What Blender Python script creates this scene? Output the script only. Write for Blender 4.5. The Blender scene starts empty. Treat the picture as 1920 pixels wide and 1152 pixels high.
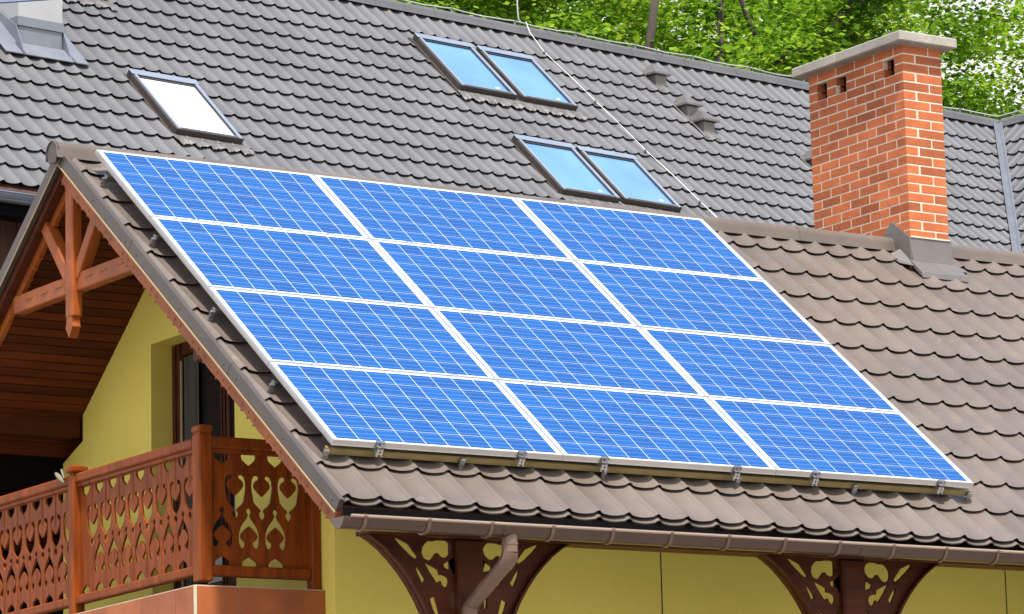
import bpy, bmesh, math, random
from mathutils import Vector, Matrix
random.seed(7)
PI = math.pi
rad = math.radians
S = bpy.context.scene
COL = S.collection

# ------------------------------------------------------------------ materials
def new_mat(name):
    m = bpy.data.materials.new(name); m.use_nodes = True
    nt = m.node_tree
    return m, nt, nt.nodes['Principled BSDF']

def N(nt, t, **kw):
    n = nt.nodes.new(t)
    for k, v in kw.items():
        if k in n.inputs: n.inputs[k].default_value = v
        else: setattr(n, k, v)
    return n

def surf(name, col, col2=None, rough=.6, metal=0., scale=4., detail=6., bump=0., bscale=60., stretch=(1, 1, 1),
         coat=0., spec=.5, island=0., spots=0., lo=.35, hi=.65, coat_rough=.05):
    """Principled surface: two tones mixed by noise, optional per-piece variation, small dark spots and bump."""
    m, nt, b = new_mat(name)
    L = nt.links.new
    tc = N(nt, 'ShaderNodeTexCoord'); mp = N(nt, 'ShaderNodeMapping'); mp.inputs['Scale'].default_value = stretch
    L(tc.outputs['Object'], mp.inputs['Vector'])
    nz = N(nt, 'ShaderNodeTexNoise', Scale=scale, Detail=detail, Roughness=.6); L(mp.outputs[0], nz.inputs['Vector'])
    rp = N(nt, 'ShaderNodeValToRGB'); rp.color_ramp.elements[0].position = lo; rp.color_ramp.elements[1].position = hi
    c2 = col2 or tuple(c * .8 for c in col)
    rp.color_ramp.elements[0].color = (*c2, 1); rp.color_ramp.elements[1].color = (*col, 1)
    L(nz.outputs['Fac'], rp.inputs['Fac'])
    out = rp.outputs['Color']
    if island:
        g = N(nt, 'ShaderNodeNewGeometry'); mr = N(nt, 'ShaderNodeMapRange')
        mr.inputs['To Min'].default_value = 1 - island; mr.inputs['To Max'].default_value = 1 + island * .6
        L(g.outputs['Random Per Island'], mr.inputs['Value'])
        mx = N(nt, 'ShaderNodeVectorMath', operation='SCALE'); L(out, mx.inputs[0]); L(mr.outputs[0], mx.inputs['Scale'])
        out = mx.outputs[0]
    if spots:
        vz = N(nt, 'ShaderNodeTexNoise', Scale=9., Detail=2.); L(tc.outputs['Object'], vz.inputs['Vector'])
        sp = N(nt, 'ShaderNodeValToRGB'); sp.color_ramp.elements[0].position = .70; sp.color_ramp.elements[1].position = .76
        L(vz.outputs['Fac'], sp.inputs['Fac'])
        ml = N(nt, 'ShaderNodeMath', operation='MULTIPLY'); ml.inputs[1].default_value = spots; L(sp.outputs[0], ml.inputs[0])
        mix = N(nt, 'ShaderNodeMix', data_type='RGBA'); L(ml.outputs[0], mix.inputs['Factor']); L(out, mix.inputs['A'])
        mix.inputs['B'].default_value = (min(1, col[0] * 1.5), min(1, col[1] * 1.55), min(1, col[2] * 1.6), 1)
        out = mix.outputs['Result']
    L(out, b.inputs['Base Color'])
    b.inputs['Roughness'].default_value = rough; b.inputs['Metallic'].default_value = metal
    b.inputs['Coat Weight'].default_value = coat; b.inputs['Coat Roughness'].default_value = coat_rough
    b.inputs['Specular IOR Level'].default_value = spec
    if bump:
        n2 = N(nt, 'ShaderNodeTexNoise', Scale=bscale, Detail=4.); L(mp.outputs[0], n2.inputs['Vector'])
        bp = N(nt, 'ShaderNodeBump', Strength=bump, Distance=.01); L(n2.outputs['Fac'], bp.inputs['Height'])
        L(bp.outputs[0], b.inputs['Normal'])
    return m

M = {}
M['tile_brown'] = surf('brown roof sheet', (.160, .130, .110), (.118, .096, .082), rough=.38, scale=2.2, bump=.12, bscale=40, spots=.45)
M['tile_grey'] = surf('grey roof tile', (.118, .119, .126), (.091, .092, .098), rough=.5, scale=1.7, bump=.25, bscale=70, spots=.12)
M['trim_grey'] = surf('grey brown sheet metal', (.080, .065, .057), (.062, .051, .046), rough=.45, scale=3, bump=.05)
M['drip'] = surf('pale drip edge', (.42, .30, .17), rough=.6)  # pale colour stands in for light caught by the lip of the trim
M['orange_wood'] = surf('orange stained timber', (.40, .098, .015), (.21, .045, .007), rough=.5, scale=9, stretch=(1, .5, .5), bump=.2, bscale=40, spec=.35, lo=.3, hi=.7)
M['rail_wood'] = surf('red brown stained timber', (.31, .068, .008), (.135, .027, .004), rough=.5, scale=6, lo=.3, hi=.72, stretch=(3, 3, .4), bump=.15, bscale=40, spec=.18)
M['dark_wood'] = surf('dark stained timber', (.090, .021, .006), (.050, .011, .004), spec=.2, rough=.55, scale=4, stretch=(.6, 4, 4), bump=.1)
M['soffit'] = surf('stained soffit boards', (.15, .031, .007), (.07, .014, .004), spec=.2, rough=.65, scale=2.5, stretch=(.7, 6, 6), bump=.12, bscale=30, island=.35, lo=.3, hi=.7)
M['old_wood'] = surf('weathered brown boards', (.095, .04, .02), (.05, .02, .012), rough=.8, scale=3, stretch=(5, 5, .5), bump=.2)
M['yellow'] = surf('yellow render', (.88, .75, .16), (.82, .68, .13), rough=.9, scale=1.3, bump=.25, bscale=160, lo=.3, hi=.7)
M['white_render'] = surf('white render', (.40, .41, .42), (.36, .37, .385), rough=.9, scale=3, bump=.2, bscale=120)
M['brick'] = surf('red facing brick', (.55, .150, .050), (.43, .110, .037), rough=.8, scale=5, bump=.35, bscale=45, island=.30, spots=.12)
M['mortar'] = surf('pale mortar', (.74, .66, .52), (.62, .54, .42), rough=.95, scale=12, bump=.4, bscale=90)
M['concrete'] = surf('weathered concrete', (.42, .39, .34), (.27, .25, .22), rough=.9, scale=4, bump=.4, bscale=60, lo=.25, hi=.7)
M['flash'] = surf('painted flashing', (.20, .185, .175), (.15, .14, .135), rough=.38, scale=4, metal=.3, bump=.05, lo=.3, hi=.7)
M['blue_flash'] = surf('grey blue sheet metal', (.22, .24, .275), (.18, .20, .235), rough=.45, metal=.3, scale=4, bump=.05)
M['lead'] = surf('creased lead apron', (.19, .18, .175), (.10, .097, .094), rough=.55, metal=.3, scale=14, bump=.5, bscale=50)
M['alu'] = surf('anodised aluminium', (.86, .87, .88), (.80, .81, .83), rough=.30, metal=.85, scale=6)
M['alu_dark'] = surf('mill aluminium rail', (.40, .32, .15), (.34, .27, .12), rough=.42, metal=.6, scale=6)  # yellow tint stands in for what the bare aluminium reflects
M['steel'] = surf('galvanised steel', (.50, .50, .50), (.26, .26, .27), rough=.3, metal=.85, scale=20)
M['gutter'] = surf('brown gutter', (.075, .034, .021), (.060, .027, .017), rough=.28, scale=3, coat=.35, coat_rough=.15)
M['gutter_ring'] = surf('gutter hanger', (.17, .095, .065), (.14, .08, .055), rough=.3, scale=5, coat=.4)
M['gutter_rim'] = surf('bright gutter bead', (.40, .29, .22), (.34, .25, .19), rough=.2, metal=.3, scale=3, coat=.6)  # sky highlight on the brown bead is put into this lighter colour
M['gutter_grey'] = surf('blue grey gutter', (.28, .33, .42), rough=.22, metal=.6, scale=3)
M['frame_brown'] = surf('brown skylight frame', (.060, .050, .045), rough=.45, scale=5)
M['cover'] = surf('skylight cover strip', (.42, .48, .56), (.37, .43, .51), rough=.22, metal=.5, scale=5)  # sky reflection on the frame tops is put into this pale blue
M['gasket'] = surf('dark gasket', (.04, .04, .045), rough=.5)
M['black'] = surf('dark interior', (.004, .0035, .0035), rough=.9, spec=.1)  # flat black standing in for deep shade in recesses and under eaves
M['parapet'] = surf('terracotta slab', (.46, .135, .042), (.30, .076, .022), rough=.55, scale=3.2, bump=.1, island=.12, lo=.3, hi=.72)
M['grout'] = surf('pale grout', (.62, .55, .42), rough=.9)
M['white'] = surf('white backsheet', (.88, .89, .91), (.86, .87, .89), rough=.35, scale=3, coat=.3)
M['wire'] = surf('aluminium wire', (.62, .62, .62), rough=.4, metal=.4)
M['cable'] = surf('blue cable', (.10, .16, .30), rough=.5)
M['grass'] = surf('pale paving', (.26, .25, .22), (.20, .19, .17), rough=.95, scale=1)  # unseen ground, made pale to bounce fill light onto the walls
M['bark'] = surf('bark', (.075, .058, .045), (.03, .024, .018), rough=.95, scale=6, stretch=(1, 1, .3), bump=.6, bscale=14)
M['curtain'] = surf('grey curtain', (.06, .055, .045), (.03, .027, .02), rough=.8, scale=14, stretch=(1, 1, .05))
M['blind'] = surf('white blind', (.92, .93, .95), rough=.5)
M['paper'] = surf('pale rolled paper', (.26, .23, .15), (.18, .16, .10), rough=.6)
M['weed'] = surf('weed', (.16, .34, .03), rough=.7)
M['plaster_grey'] = surf('grey plinth', (.3, .29, .27), rough=.9)

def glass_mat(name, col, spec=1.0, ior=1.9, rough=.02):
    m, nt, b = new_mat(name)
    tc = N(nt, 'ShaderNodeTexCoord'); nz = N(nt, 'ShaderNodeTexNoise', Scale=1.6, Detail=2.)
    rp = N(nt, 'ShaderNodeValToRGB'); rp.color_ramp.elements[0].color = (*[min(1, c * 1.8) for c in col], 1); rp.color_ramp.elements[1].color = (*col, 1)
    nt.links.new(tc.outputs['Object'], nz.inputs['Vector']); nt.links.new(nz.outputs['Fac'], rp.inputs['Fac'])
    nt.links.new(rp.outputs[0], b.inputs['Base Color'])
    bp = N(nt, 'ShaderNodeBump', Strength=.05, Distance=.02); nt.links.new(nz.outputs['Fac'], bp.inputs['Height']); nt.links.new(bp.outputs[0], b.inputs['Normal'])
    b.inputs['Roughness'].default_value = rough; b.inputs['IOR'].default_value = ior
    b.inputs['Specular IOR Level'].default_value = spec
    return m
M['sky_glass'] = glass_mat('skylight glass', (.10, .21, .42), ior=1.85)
M['pale_glass'] = glass_mat('pale skylight glass', (.9, .93, .97), ior=1.5)  # white base colour stands in for a reflected bright cloud
M['door_glass'] = glass_mat('door glass', (.012, .012, .012), spec=.5, ior=1.45)

def cell_mat():
    m, nt, b = new_mat('polycrystalline cell'); L = nt.links.new
    tc = N(nt, 'ShaderNodeTexCoord'); sp = N(nt, 'ShaderNodeSeparateXYZ'); L(tc.outputs['Object'], sp.inputs[0])
    g = N(nt, 'ShaderNodeNewGeometry')
    vo = N(nt, 'ShaderNodeTexVoronoi', Scale=55.); L(tc.outputs['Object'], vo.inputs['Vector'])
    hs = N(nt, 'ShaderNodeValToRGB')
    hs.color_ramp.elements[0].color = (.002, .056, .235, 1); hs.color_ramp.elements[1].color = (.003, .080, .300, 1)
    ad = N(nt, 'ShaderNodeMath', operation='MULTIPLY_ADD'); ad.inputs[1].default_value = .45
    L(vo.outputs['Distance'], ad.inputs[0]); L(g.outputs['Random Per Island'], ad.inputs[2]); L(ad.outputs[0], hs.inputs['Fac'])
    # three bright bus bars per cell, running along the long side
    mo = N(nt, 'ShaderNodeMath', operation='MULTIPLY'); mo.inputs[1].default_value = 1 / .0525; L(sp.outputs['Y'], mo.inputs[0])
    fr = N(nt, 'ShaderNodeMath', operation='FRACT'); L(mo.outputs[0], fr.inputs[0])
    lt = N(nt, 'ShaderNodeMath', operation='LESS_THAN'); lt.inputs[1].default_value = .10; L(fr.outputs[0], lt.inputs[0])
    ml = N(nt, 'ShaderNodeMath', operation='MULTIPLY'); ml.inputs[1].default_value = .26; L(lt.outputs[0], ml.inputs[0])
    mx = N(nt, 'ShaderNodeMix', data_type='RGBA'); L(ml.outputs[0], mx.inputs['Factor']); L(hs.outputs[0], mx.inputs['A'])
    mx.inputs['B'].default_value = (.30, .48, .76, 1)
    L(mx.outputs['Result'], b.inputs['Base Color'])
    b.inputs['Roughness'].default_value = .35; b.inputs['Coat Weight'].default_value = .55; b.inputs['Specular IOR Level'].default_value = .3; b.inputs['Coat Roughness'].default_value = .06
    return m
M['cell'] = cell_mat()

def leaf_mat(name, c1, c2, c3):
    m = bpy.data.materials.new(name); m.use_nodes = True; nt = m.node_tree; L = nt.links.new
    nt.nodes.remove(nt.nodes['Principled BSDF']); out = nt.nodes['Material Output']
    g = N(nt, 'ShaderNodeNewGeometry'); tc = N(nt, 'ShaderNodeTexCoord')
    nz = N(nt, 'ShaderNodeTexNoise', Scale=.9, Detail=3.); L(tc.outputs['Object'], nz.inputs['Vector'])
    ad = N(nt, 'ShaderNodeMath', operation='MULTIPLY_ADD'); ad.inputs[1].default_value = .5
    L(g.outputs['Random Per Island'], ad.inputs[0])
    s2 = N(nt, 'ShaderNodeMath', operation='SUBTRACT'); s2.inputs[1].default_value = .25; L(nz.outputs['Fac'], s2.inputs[0]); L(s2.outputs[0], ad.inputs[2])
    rp = N(nt, 'ShaderNodeValToRGB'); e = rp.color_ramp.elements
    e[0].position = .15; e[0].color = (*c1, 1); e[1].position = .85; e[1].color = (*c3, 1)
    x = e.new(.5); x.color = (*c2, 1); L(ad.outputs[0], rp.inputs['Fac'])
    d = N(nt, 'ShaderNodeBsdfDiffuse'); t = N(nt, 'ShaderNodeBsdfTranslucent'); gl = N(nt, 'ShaderNodeBsdfGlossy', Roughness=.45)
    L(rp.outputs[0], d.inputs['Color']); L(rp.outputs[0], t.inputs['Color'])
    m1 = N(nt, 'ShaderNodeMixShader', Fac=.5); L(d.outputs[0], m1.inputs[1]); L(t.outputs[0], m1.inputs[2])
    m2 = N(nt, 'ShaderNodeMixShader', Fac=.03); L(m1.outputs[0], m2.inputs[1]); L(gl.outputs[0], m2.inputs[2])
    L(m2.outputs[0], out.inputs['Surface'])
    return m
M['leaf'] = leaf_mat('maple leaves', (.028, .090, .005), (.14, .29, .013), (.44, .60, .050))

# ------------------------------------------------------------------ geometry helpers
class Frame:
    def __init__(s, o, ex, ey, ez): s.o = Vector(o); s.ex = Vector(ex); s.ey = Vector(ey); s.ez = Vector(ez)
    def __call__(s, x, y, z): return s.o + s.ex * x + s.ey * y + s.ez * z
W = Frame((0, 0, 0), (1, 0, 0), (0, 1, 0), (0, 0, 1))

class MB:
    def __init__(s): s.v = []; s.f = []; s.m = []; s.k = 0
    def mat(s, k): s.k = k; return s
    def add(s, vs, fs):
        n = len(s.v); s.v += [tuple(v) for v in vs]; s.f += [tuple(i + n for i in f) for f in fs]; s.m += [s.k] * len(fs)
        return s
    def box(s, F, x0, x1, y0, y1, z0, z1, bev=0.):
        if not bev:
            vs = [F(x, y, z) for z in (z0, z1) for y in (y0, y1) for x in (x0, x1)]
            return s.add(vs, [(0, 2, 3, 1), (4, 5, 7, 6), (0, 1, 5, 4), (2, 6, 7, 3), (0, 4, 6, 2), (1, 3, 7, 5)])
        b = bev; X = (x0, x1); Y = (y0, y1); Z = (z0, z1)
        vs = []; idx = {}
        for i in (0, 1):
            for j in (0, 1):
                for k in (0, 1):
                    sx, sy, sz = (1, -1)[i], (1, -1)[j], (1, -1)[k]
                    for a, d in enumerate(((0, b, b), (b, 0, b), (b, b, 0))):
                        idx[i, j, k, a] = len(vs); vs.append(F(X[i] + sx * d[0], Y[j] + sy * d[1], Z[k] + sz * d[2]))
        fs = []
        for i in (0, 1): fs.append([idx[i, j, k, 0] for j, k in ((0, 0), (1, 0), (1, 1), (0, 1))])
        for j in (0, 1): fs.append([idx[i, j, k, 1] for i, k in ((0, 0), (1, 0), (1, 1), (0, 1))])
        for k in (0, 1): fs.append([idx[i, j, k, 2] for i, j in ((0, 0), (1, 0), (1, 1), (0, 1))])
        for i in (0, 1):
            for j in (0, 1): fs.append([idx[i, j, 0, 0], idx[i, j, 1, 0], idx[i, j, 1, 1], idx[i, j, 0, 1]])
            for k in (0, 1): fs.append([idx[i, 0, k, 0], idx[i, 1, k, 0], idx[i, 1, k, 2], idx[i, 0, k, 2]])
        for j in (0, 1):
            for k in (0, 1): fs.append([idx[0, j, k, 1], idx[1, j, k, 1], idx[1, j, k, 2], idx[0, j, k, 2]])
        for i in (0, 1):
            for j in (0, 1):
                for k in (0, 1): fs.append([idx[i, j, k, 0], idx[i, j, k, 1], idx[i, j, k, 2]])
        return s.add(vs, fs)
    def prism(s, F, poly, z0, z1):
        """convex or simple polygon poly [(x, y)] extruded from z0 to z1 in frame F"""
        n = len(poly)
        vs = [F(x, y, z0) for x, y in poly] + [F(x, y, z1) for x, y in poly]
        return s.add(vs, [tuple(range(n))[::-1], tuple(range(n, 2 * n))] + [(i, (i + 1) % n, n + (i + 1) % n, n + i) for i in range(n)])
    def tube(s, pts, r, n=10, cap=True):
        pts = [Vector(p) for p in pts]; rr = r if isinstance(r, (list, tuple)) else [r] * len(pts)
        vs = []; fs = []
        up = None
        for i, p in enumerate(pts):
            a = pts[max(i - 1, 0)]; b = pts[min(i + 1, len(pts) - 1)]; t = (b - a).normalized()
            if up is None:
                up = Vector((0, 0, 1)) if abs(t.z) < .9 else Vector((0, 1, 0))
            u = (up - t * up.dot(t)).normalized(); w = t.cross(u); up = u
            for k in range(n):
                an = 2 * PI * k / n; vs.append(p + (u * math.cos(an) + w * math.sin(an)) * rr[i])
        for i in range(len(pts) - 1):
            for k in range(n): fs.append((i * n + k, i * n + (k + 1) % n, (i + 1) * n + (k + 1) % n, (i + 1) * n + k))
        if cap: fs += [tuple(range(n))[::-1], tuple(range((len(pts) - 1) * n, len(pts) * n))]
        return s.add(vs, fs)
    def sheet(s, rows):
        """grid of points rows[i][j] joined by quads"""
        n = len(rows[0]); vs = [p for r in rows for p in r]
        return s.add(vs, [(i * n + j, i * n + j + 1, (i + 1) * n + j + 1, (i + 1) * n + j) for i in range(len(rows) - 1) for j in range(n - 1)])
    def build(s, name, mats, parent=None, smooth=False, recalc=True):
        me = bpy.data.meshes.new(name); me.from_pydata(s.v, [], s.f)
        if not isinstance(mats, (list, tuple)): mats = [mats]
        for m in mats: me.materials.append(m)
        if len(mats) > 1: me.polygons.foreach_set('material_index', s.m)
        if recalc:
            bm = bmesh.new(); bm.from_mesh(me); bmesh.ops.recalc_face_normals(bm, faces=bm.faces); bm.to_mesh(me); bm.free()
        if smooth is True: me.polygons.foreach_set('use_smooth', [True] * len(me.polygons))
        elif smooth: me.shade_smooth() if False else me.polygons.foreach_set('use_smooth', [True] * len(me.polygons)); 
        if smooth and smooth is not True: me.set_sharp_from_angle(angle=rad(smooth))
        me.update()
        o = bpy.data.objects.new(name, me); COL.objects.link(o)
        if parent: o.parent = parent; o.matrix_parent_inverse = parent.matrix_basis.inverted()
        return o

def cutout(F, outer, holes, z0, z1, res=6, bevel=0.):
    """flat board with holes: 2D curve fill, extruded; returns (verts, faces) in frame F"""
    cu = bpy.data.curves.new('tmp', 'CURVE'); cu.dimensions = '2D'; cu.fill_mode = 'BOTH'; cu.extrude = abs(z1 - z0) / 2
    for poly in [outer] + holes:
        sp = cu.splines.new('POLY'); sp.points.add(len(poly) - 1); sp.use_cyclic_u = True
        for i, (x, y) in enumerate(poly): sp.points[i].co = (x, y, 0, 1)
    o = bpy.data.objects.new('tmp', cu); COL.objects.link(o)
    dg = bpy.context.evaluated_depsgraph_get(); me = bpy.data.meshes.new_from_object(o.evaluated_get(dg))
    zc = (z0 + z1) / 2
    vs = [F(v.co.x, v.co.y, v.co.z + zc) for v in me.vertices]; fs = [tuple(p.vertices) for p in me.polygons]
    bpy.data.objects.remove(o); bpy.data.curves.remove(cu); bpy.data.meshes.remove(me)
    return vs, fs

def tag(o, label=None, cat=None, group=None, kind=None):
    if label: o['label'] = label
    if cat: o['category'] = cat
    if group: o['group'] = group
    if kind: o['kind'] = kind
    return o
def empty(name, loc=(0, 0, 0)):
    o = bpy.data.objects.new(name, None); o.location = loc; COL.objects.link(o); o.empty_display_size = .2
    return o

# ------------------------------------------------------------------ frames measured for the place
TH = rad(38.35); c, s_ = math.cos(TH), math.sin(TH)
RF = Frame((0, 0, 0), (1, 0, 0), (0, c, s_), (0, -s_, c))          # street-side slope of the small roof; origin at the lower left corner of the panels
YR = 3.42                                                          # ridge of the small roof
RL = Frame((0, 2 * YR, 0), (1, 0, 0), (0, -c, s_), (0, s_, c))     # the other slope
HB = -.168                                                         # height of the roof sheet (troughs) below the panel tops
SR = (YR + HB * s_) / c                                            # slope length at the ridge
ZG = -5.8                                                          # ground level
PH = rad(7.5); T2 = rad(43.5)
BX = Vector((math.cos(PH), math.sin(PH), 0)); BY = Vector((-math.sin(PH), math.cos(PH), 0)); UZ = Vector((0, 0, 1))
BO = Vector((10.382, 14.513, 6.599))
BF = Frame(BO, BX, BY * math.cos(T2) + UZ * math.sin(T2), -BY * math.sin(T2) + UZ * math.cos(T2))
def BL(x, s, h=0):   # upright frame rooted on the big roof at (x, s)
    return Frame(BF(x, s, h), BX, BY, UZ)

def wave(t, amp):
    """cross-section of one sheet-tile: narrow raised roll, wide shallow pan"""
    t = t % 1.0
    d = min(t, 1 - t)
    if d < .055: return amp * (1 - .12 * (d / .055) ** 2)
    if d < .125: return amp * (.88 - .48 * (d - .055) / .07)
    q = (d - .125) / .375
    return amp * .40 * (1 - q) ** 1.9

def tile_roof(mb, F, x0, x1, s_edges, h0, pitch, phase, amp, step, xmax=None, xmin=None, n=12, lip=.03, th=.004, jitter=0.):
    nx = int(round((x1 - x0) / pitch * n)); xs = [x0 + (x1 - x0) * i / nx for i in range(nx + 1)]
    for k in range(len(s_edges) - 1):
        sa, sb = s_edges[k], s_edges[k + 1] + lip
        prof = [(sa + lip, -th * 2.2), (sa + .002, -th), (sa, 0.), (sa + .012, 0.0005), ((sa + sb) / 2, 0), (sb, 0)]
        rows = []
        for q, (s, dh) in enumerate(prof):
            lift = step * (1 - (s - sa) / (sb - sa)) if q > 1 else step
            row = []
            for x in xs:
                if xmax: x = min(x, xmax(s))
                if xmin: x = max(x, xmin(s))
                hh = h0 + wave((x - phase) / pitch, amp) + lift + dh
                if jitter: hh += jitter * math.sin(x * 7.3 + k * 2.1) * math.sin(s * 5.1 + x)
                row.append(F(x, s, hh))
            rows.append(row)
        mb.sheet(rows)

# =================================================================== SMALL HOUSE
house = empty('yellow_house', (4.5, 3.4, ZG))
tag(house, 'yellow rendered house with brown tiled roof carrying the solar panels, wooden balcony under its gable', 'house')

X1 = 12.5      # the house runs on to the right, out of the picture
EDG = [-.482 + .402 * k for k in range(12)]
edges = [-.538] + EDG[:]
XV = -.125
mb = MB()
class Warp:
    ex, ey, ez, o = RF.ex, RF.ey, RF.ez, RF.o
    def __call__(s, x, y, z): return RF(x, y - .0125 * max(0, min(x, 8)) * (1 - y / 3.6), z)
WP = Warp()
tile_roof(mb, WP, XV, X1, [-.482 + .402 * k for k in range(12)] + [SR - .03], HB, .2303, -.08, .032, .023, n=20, lip=.030)
# nose of the sheet at the eave
xs = [XV + (X1 - XV) * i / 1100 for i in range(1101)]
mb.sheet([[WP(x, s, HB + wave((x + .08) / .2303, .032) + d) for x in xs] for s, d in ((-.44, -.004), (-.512, -.003), (-.514, -.010), (-.44, -.012))])
roof = mb.build('tiled_roof', M['tile_brown'], house, smooth=38)
mb = MB(); tile_roof(mb, RL, XV, X1, [-.482 + .402 * k for k in range(12)] + [SR - .03], HB, .2303, -.08, .030, .020, n=6, lip=.028)
mb.build('tiled_roof', M['tile_brown'], house, smooth=38)
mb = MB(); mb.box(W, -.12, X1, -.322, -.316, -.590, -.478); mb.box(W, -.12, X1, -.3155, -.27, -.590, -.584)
mb.build('eave_comb', M['black'], house)  # black strip added for the shade between tile nose and gutter
# ridge cap in overlapping lengths
mb = MB()
zr = RF(0, SR, HB).z + .005
def capprof(r, x, yc=YR, zc=None, half=16, drop=.035):
    zc = zr if zc is None else zc
    out = [(yc - r * 1.12, zc - drop)]
    for k in range(half + 1):
        a = PI * (1 - k / half); out.append((yc + r * math.cos(a), zc + .022 + r * .92 * math.sin(a)))
    out.append((yc + r * 1.12, zc - drop))
    return [Vector((x, y, z)) for y, z in out]
CH_X0, CH_X1, CH_Y0, CH_Y1 = 7.20, 7.60, 3.155, 4.43
for xa, xb in ((-.215, CH_X0 - .03), (CH_X1 + .07, X1)):
    mb = MB(); x = xa; r = .082
    while x < xb - .01:
        x2 = min(x + .92, xb)
        mb.sheet([capprof(q, xx) for xx, q in [(x, r - .004), (x, r + .001), (x + .02, r + .001), (x + .03, r - .001), (x2 + .015, r - .003)]])
        x = x2
    mb.build('ridge_cap', M['tile_brown'], house, smooth=40)
mb = MB()   # disc closing the ridge cap at the gable
mb.prism(Frame((-.208, 0, 0), (0, 1, 0), (0, 0, 1), (1, 0, 0)), [(p.y, p.z) for p in capprof(.083, 0)][1:-1] + [(YR + .05, zr - .06), (YR - .05, zr - .06)], 0, .012)
mb.build('ridge_end', M['trim_grey'], house)

# under-roof: boarded soffit below both slopes
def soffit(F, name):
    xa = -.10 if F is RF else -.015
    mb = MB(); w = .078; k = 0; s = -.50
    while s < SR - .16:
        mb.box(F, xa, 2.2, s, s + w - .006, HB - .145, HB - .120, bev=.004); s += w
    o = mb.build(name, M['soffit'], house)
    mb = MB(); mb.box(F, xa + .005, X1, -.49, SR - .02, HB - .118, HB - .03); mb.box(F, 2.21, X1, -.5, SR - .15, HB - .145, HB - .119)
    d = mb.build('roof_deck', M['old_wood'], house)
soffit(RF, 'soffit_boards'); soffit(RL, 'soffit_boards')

# verge: grey sheet trim with a drip edge painted as lit, its caught light put into the colour, then the scalloped bargeboard
for F in (RF, RL):
    dx = 0. if F is RF else .065
    mb = MB(); sp = [-.548, 1.165, 2.875, SR + .06]
    for a, b in zip(sp[:-1], sp[1:]):
        mb.box(F, -.165, -.128, a + .0015, b - .0015, HB - .042, HB + .047, bev=.002)
        for q in range(5):
            t = a + .08 + (b - a - .2) * q / 4
            if q % 2 == 0: mb.tube([F(-.165, t, HB - .005), F(-.170, t, HB - .005)], .006, 8)
    t_ = mb.build('verge_trim', M['trim_grey'], house)
    mb = MB(); mb.box(F, -.172, -.166, -.548, SR + .02, HB - .052, HB - .041, bev=.001)
    mb.build('drip_edge', M['drip'], t_)
    if dx:
        mb = MB(); mb.box(F, -.1275, -.060, -.50, SR - .06, HB - .105, HB - .045); mb.build('verge_board', M['dark_wood'], house)
    # bargeboard outline in the (s, h) plane of the slope: flat top, lower edge in two short scallops then a long one
    G = Frame(F(0, 0, 0), F.ey, F.ez, F.ex)
    top = HB - .052; low = HB - .160
    pts = []
    s = -.50; seq = [.10, .10, .215]; i = 0
    while s < SR - .10:
        L_ = min(seq[i % 3], SR - .10 - s); dp = -.003 if seq[i % 3] < .15 else .004
        for q in range(7):
            t = q / 6; pts.append((s + .006 + (L_ - .012) * t, low - dp * math.sin(PI * t)))
        e = s + L_
        pts += [(e - .009, low - .001), (e - .008, low - .010), (e - .002, low - .015), (e + .005, low - .010), (e + .0055, low - .002)]
        s = e; i += 1
    outer = [(-.50, top)] + pts + [(SR - .02, low + .03), (SR - .02 + (0.05), top)]
    v, f = cutout(G, outer, [], -.122 + dx, -.088 + dx)
    mb = MB(); mb.add(v, f)
    # carved roundels above each nick
    s = -.50; i = 0
    while s < SR - .3:
        s += seq[i % 3]; i += 1
        mb.tube([G(s + .004, low + .030, -.125 + dx), G(s + .004, low + .030, -.118 + dx)], .011, 8)
    mb.box(F, -.126 + dx, -.1215 + dx, -.50, SR - .05, HB - .105, HB - .085, bev=.002)
    mb.build('bargeboard', M['orange_wood'], house)

# gable truss ornament hung between the bargeboards
truss = MB()
TX0, TX1 = -.105, -.03
TF = Frame((0, 0, 0), (0, 1, 0), (0, 0, 1), (1, 0, 0))   # x->Y, y->Z, z->X
truss.box(TF, 2.46, 4.28, 1.52, 1.648, TX0 + .022, TX1 + .03, bev=.008)      # collar beam
for yy in (2.62, 2.86, 3.08, 3.52, 3.74, 3.98):
    truss.box(TF, yy, yy + .10, 1.588, 1.600, TX0 + .017, TX0 + .0225, bev=.0015)
truss.build('collar_beam', M['orange_wood'], house)
mb = MB()
mb.box(TF, 3.305, 3.415, 1.34, 2.36, TX0 - .010, TX1 - .005, bev=.010)
mb.prism(TF, [(3.32, 1.345), (3.398, 1.345), (3.398, 1.30), (3.412, 1.270), (3.36, 1.195), (3.308, 1.270), (3.32, 1.30)], TX0 - .008, TX1 - .02)
mb.box(TF, 3.34, 3.50, 2.20, 2.405, -.052, -.035)
mb.build('king_post', M['orange_wood'], house)
for a, b in (((3.43, 1.655), (3.80, 2.075)), ((3.315, 1.655), (2.95, 2.075))):
    d = Vector((b[0] - a[0], b[1] - a[1])).normalized(); nrm = Vector((-d.y, d.x)) * .046
    mb = MB(); mb.prism(TF, [(a[0] + nrm.x, a[1] + nrm.y - .03), (b[0] + nrm.x, b[1] + nrm.y), (b[0] - nrm.x, b[1] - nrm.y), (a[0] - nrm.x, a[1] - nrm.y - .03)], TX0 + .012, TX1 + .02)
    o = mb.build('strut', M['orange_wood'], house); bv = o.modifiers.new('b', 'BEVEL'); bv.width = .008; bv.segments = 2

# ---- walls
XW = .87
def zsof(y, off=.138):      # underside of the soffit above y
    yy = y if y < YR else 2 * YR - y
    return (yy + HB * s_) / c * s_ + HB * c - off / c
wf = Frame((0, 0, 0), (0, 1, 0), (0, 0, 1), (1, 0, 0))
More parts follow.
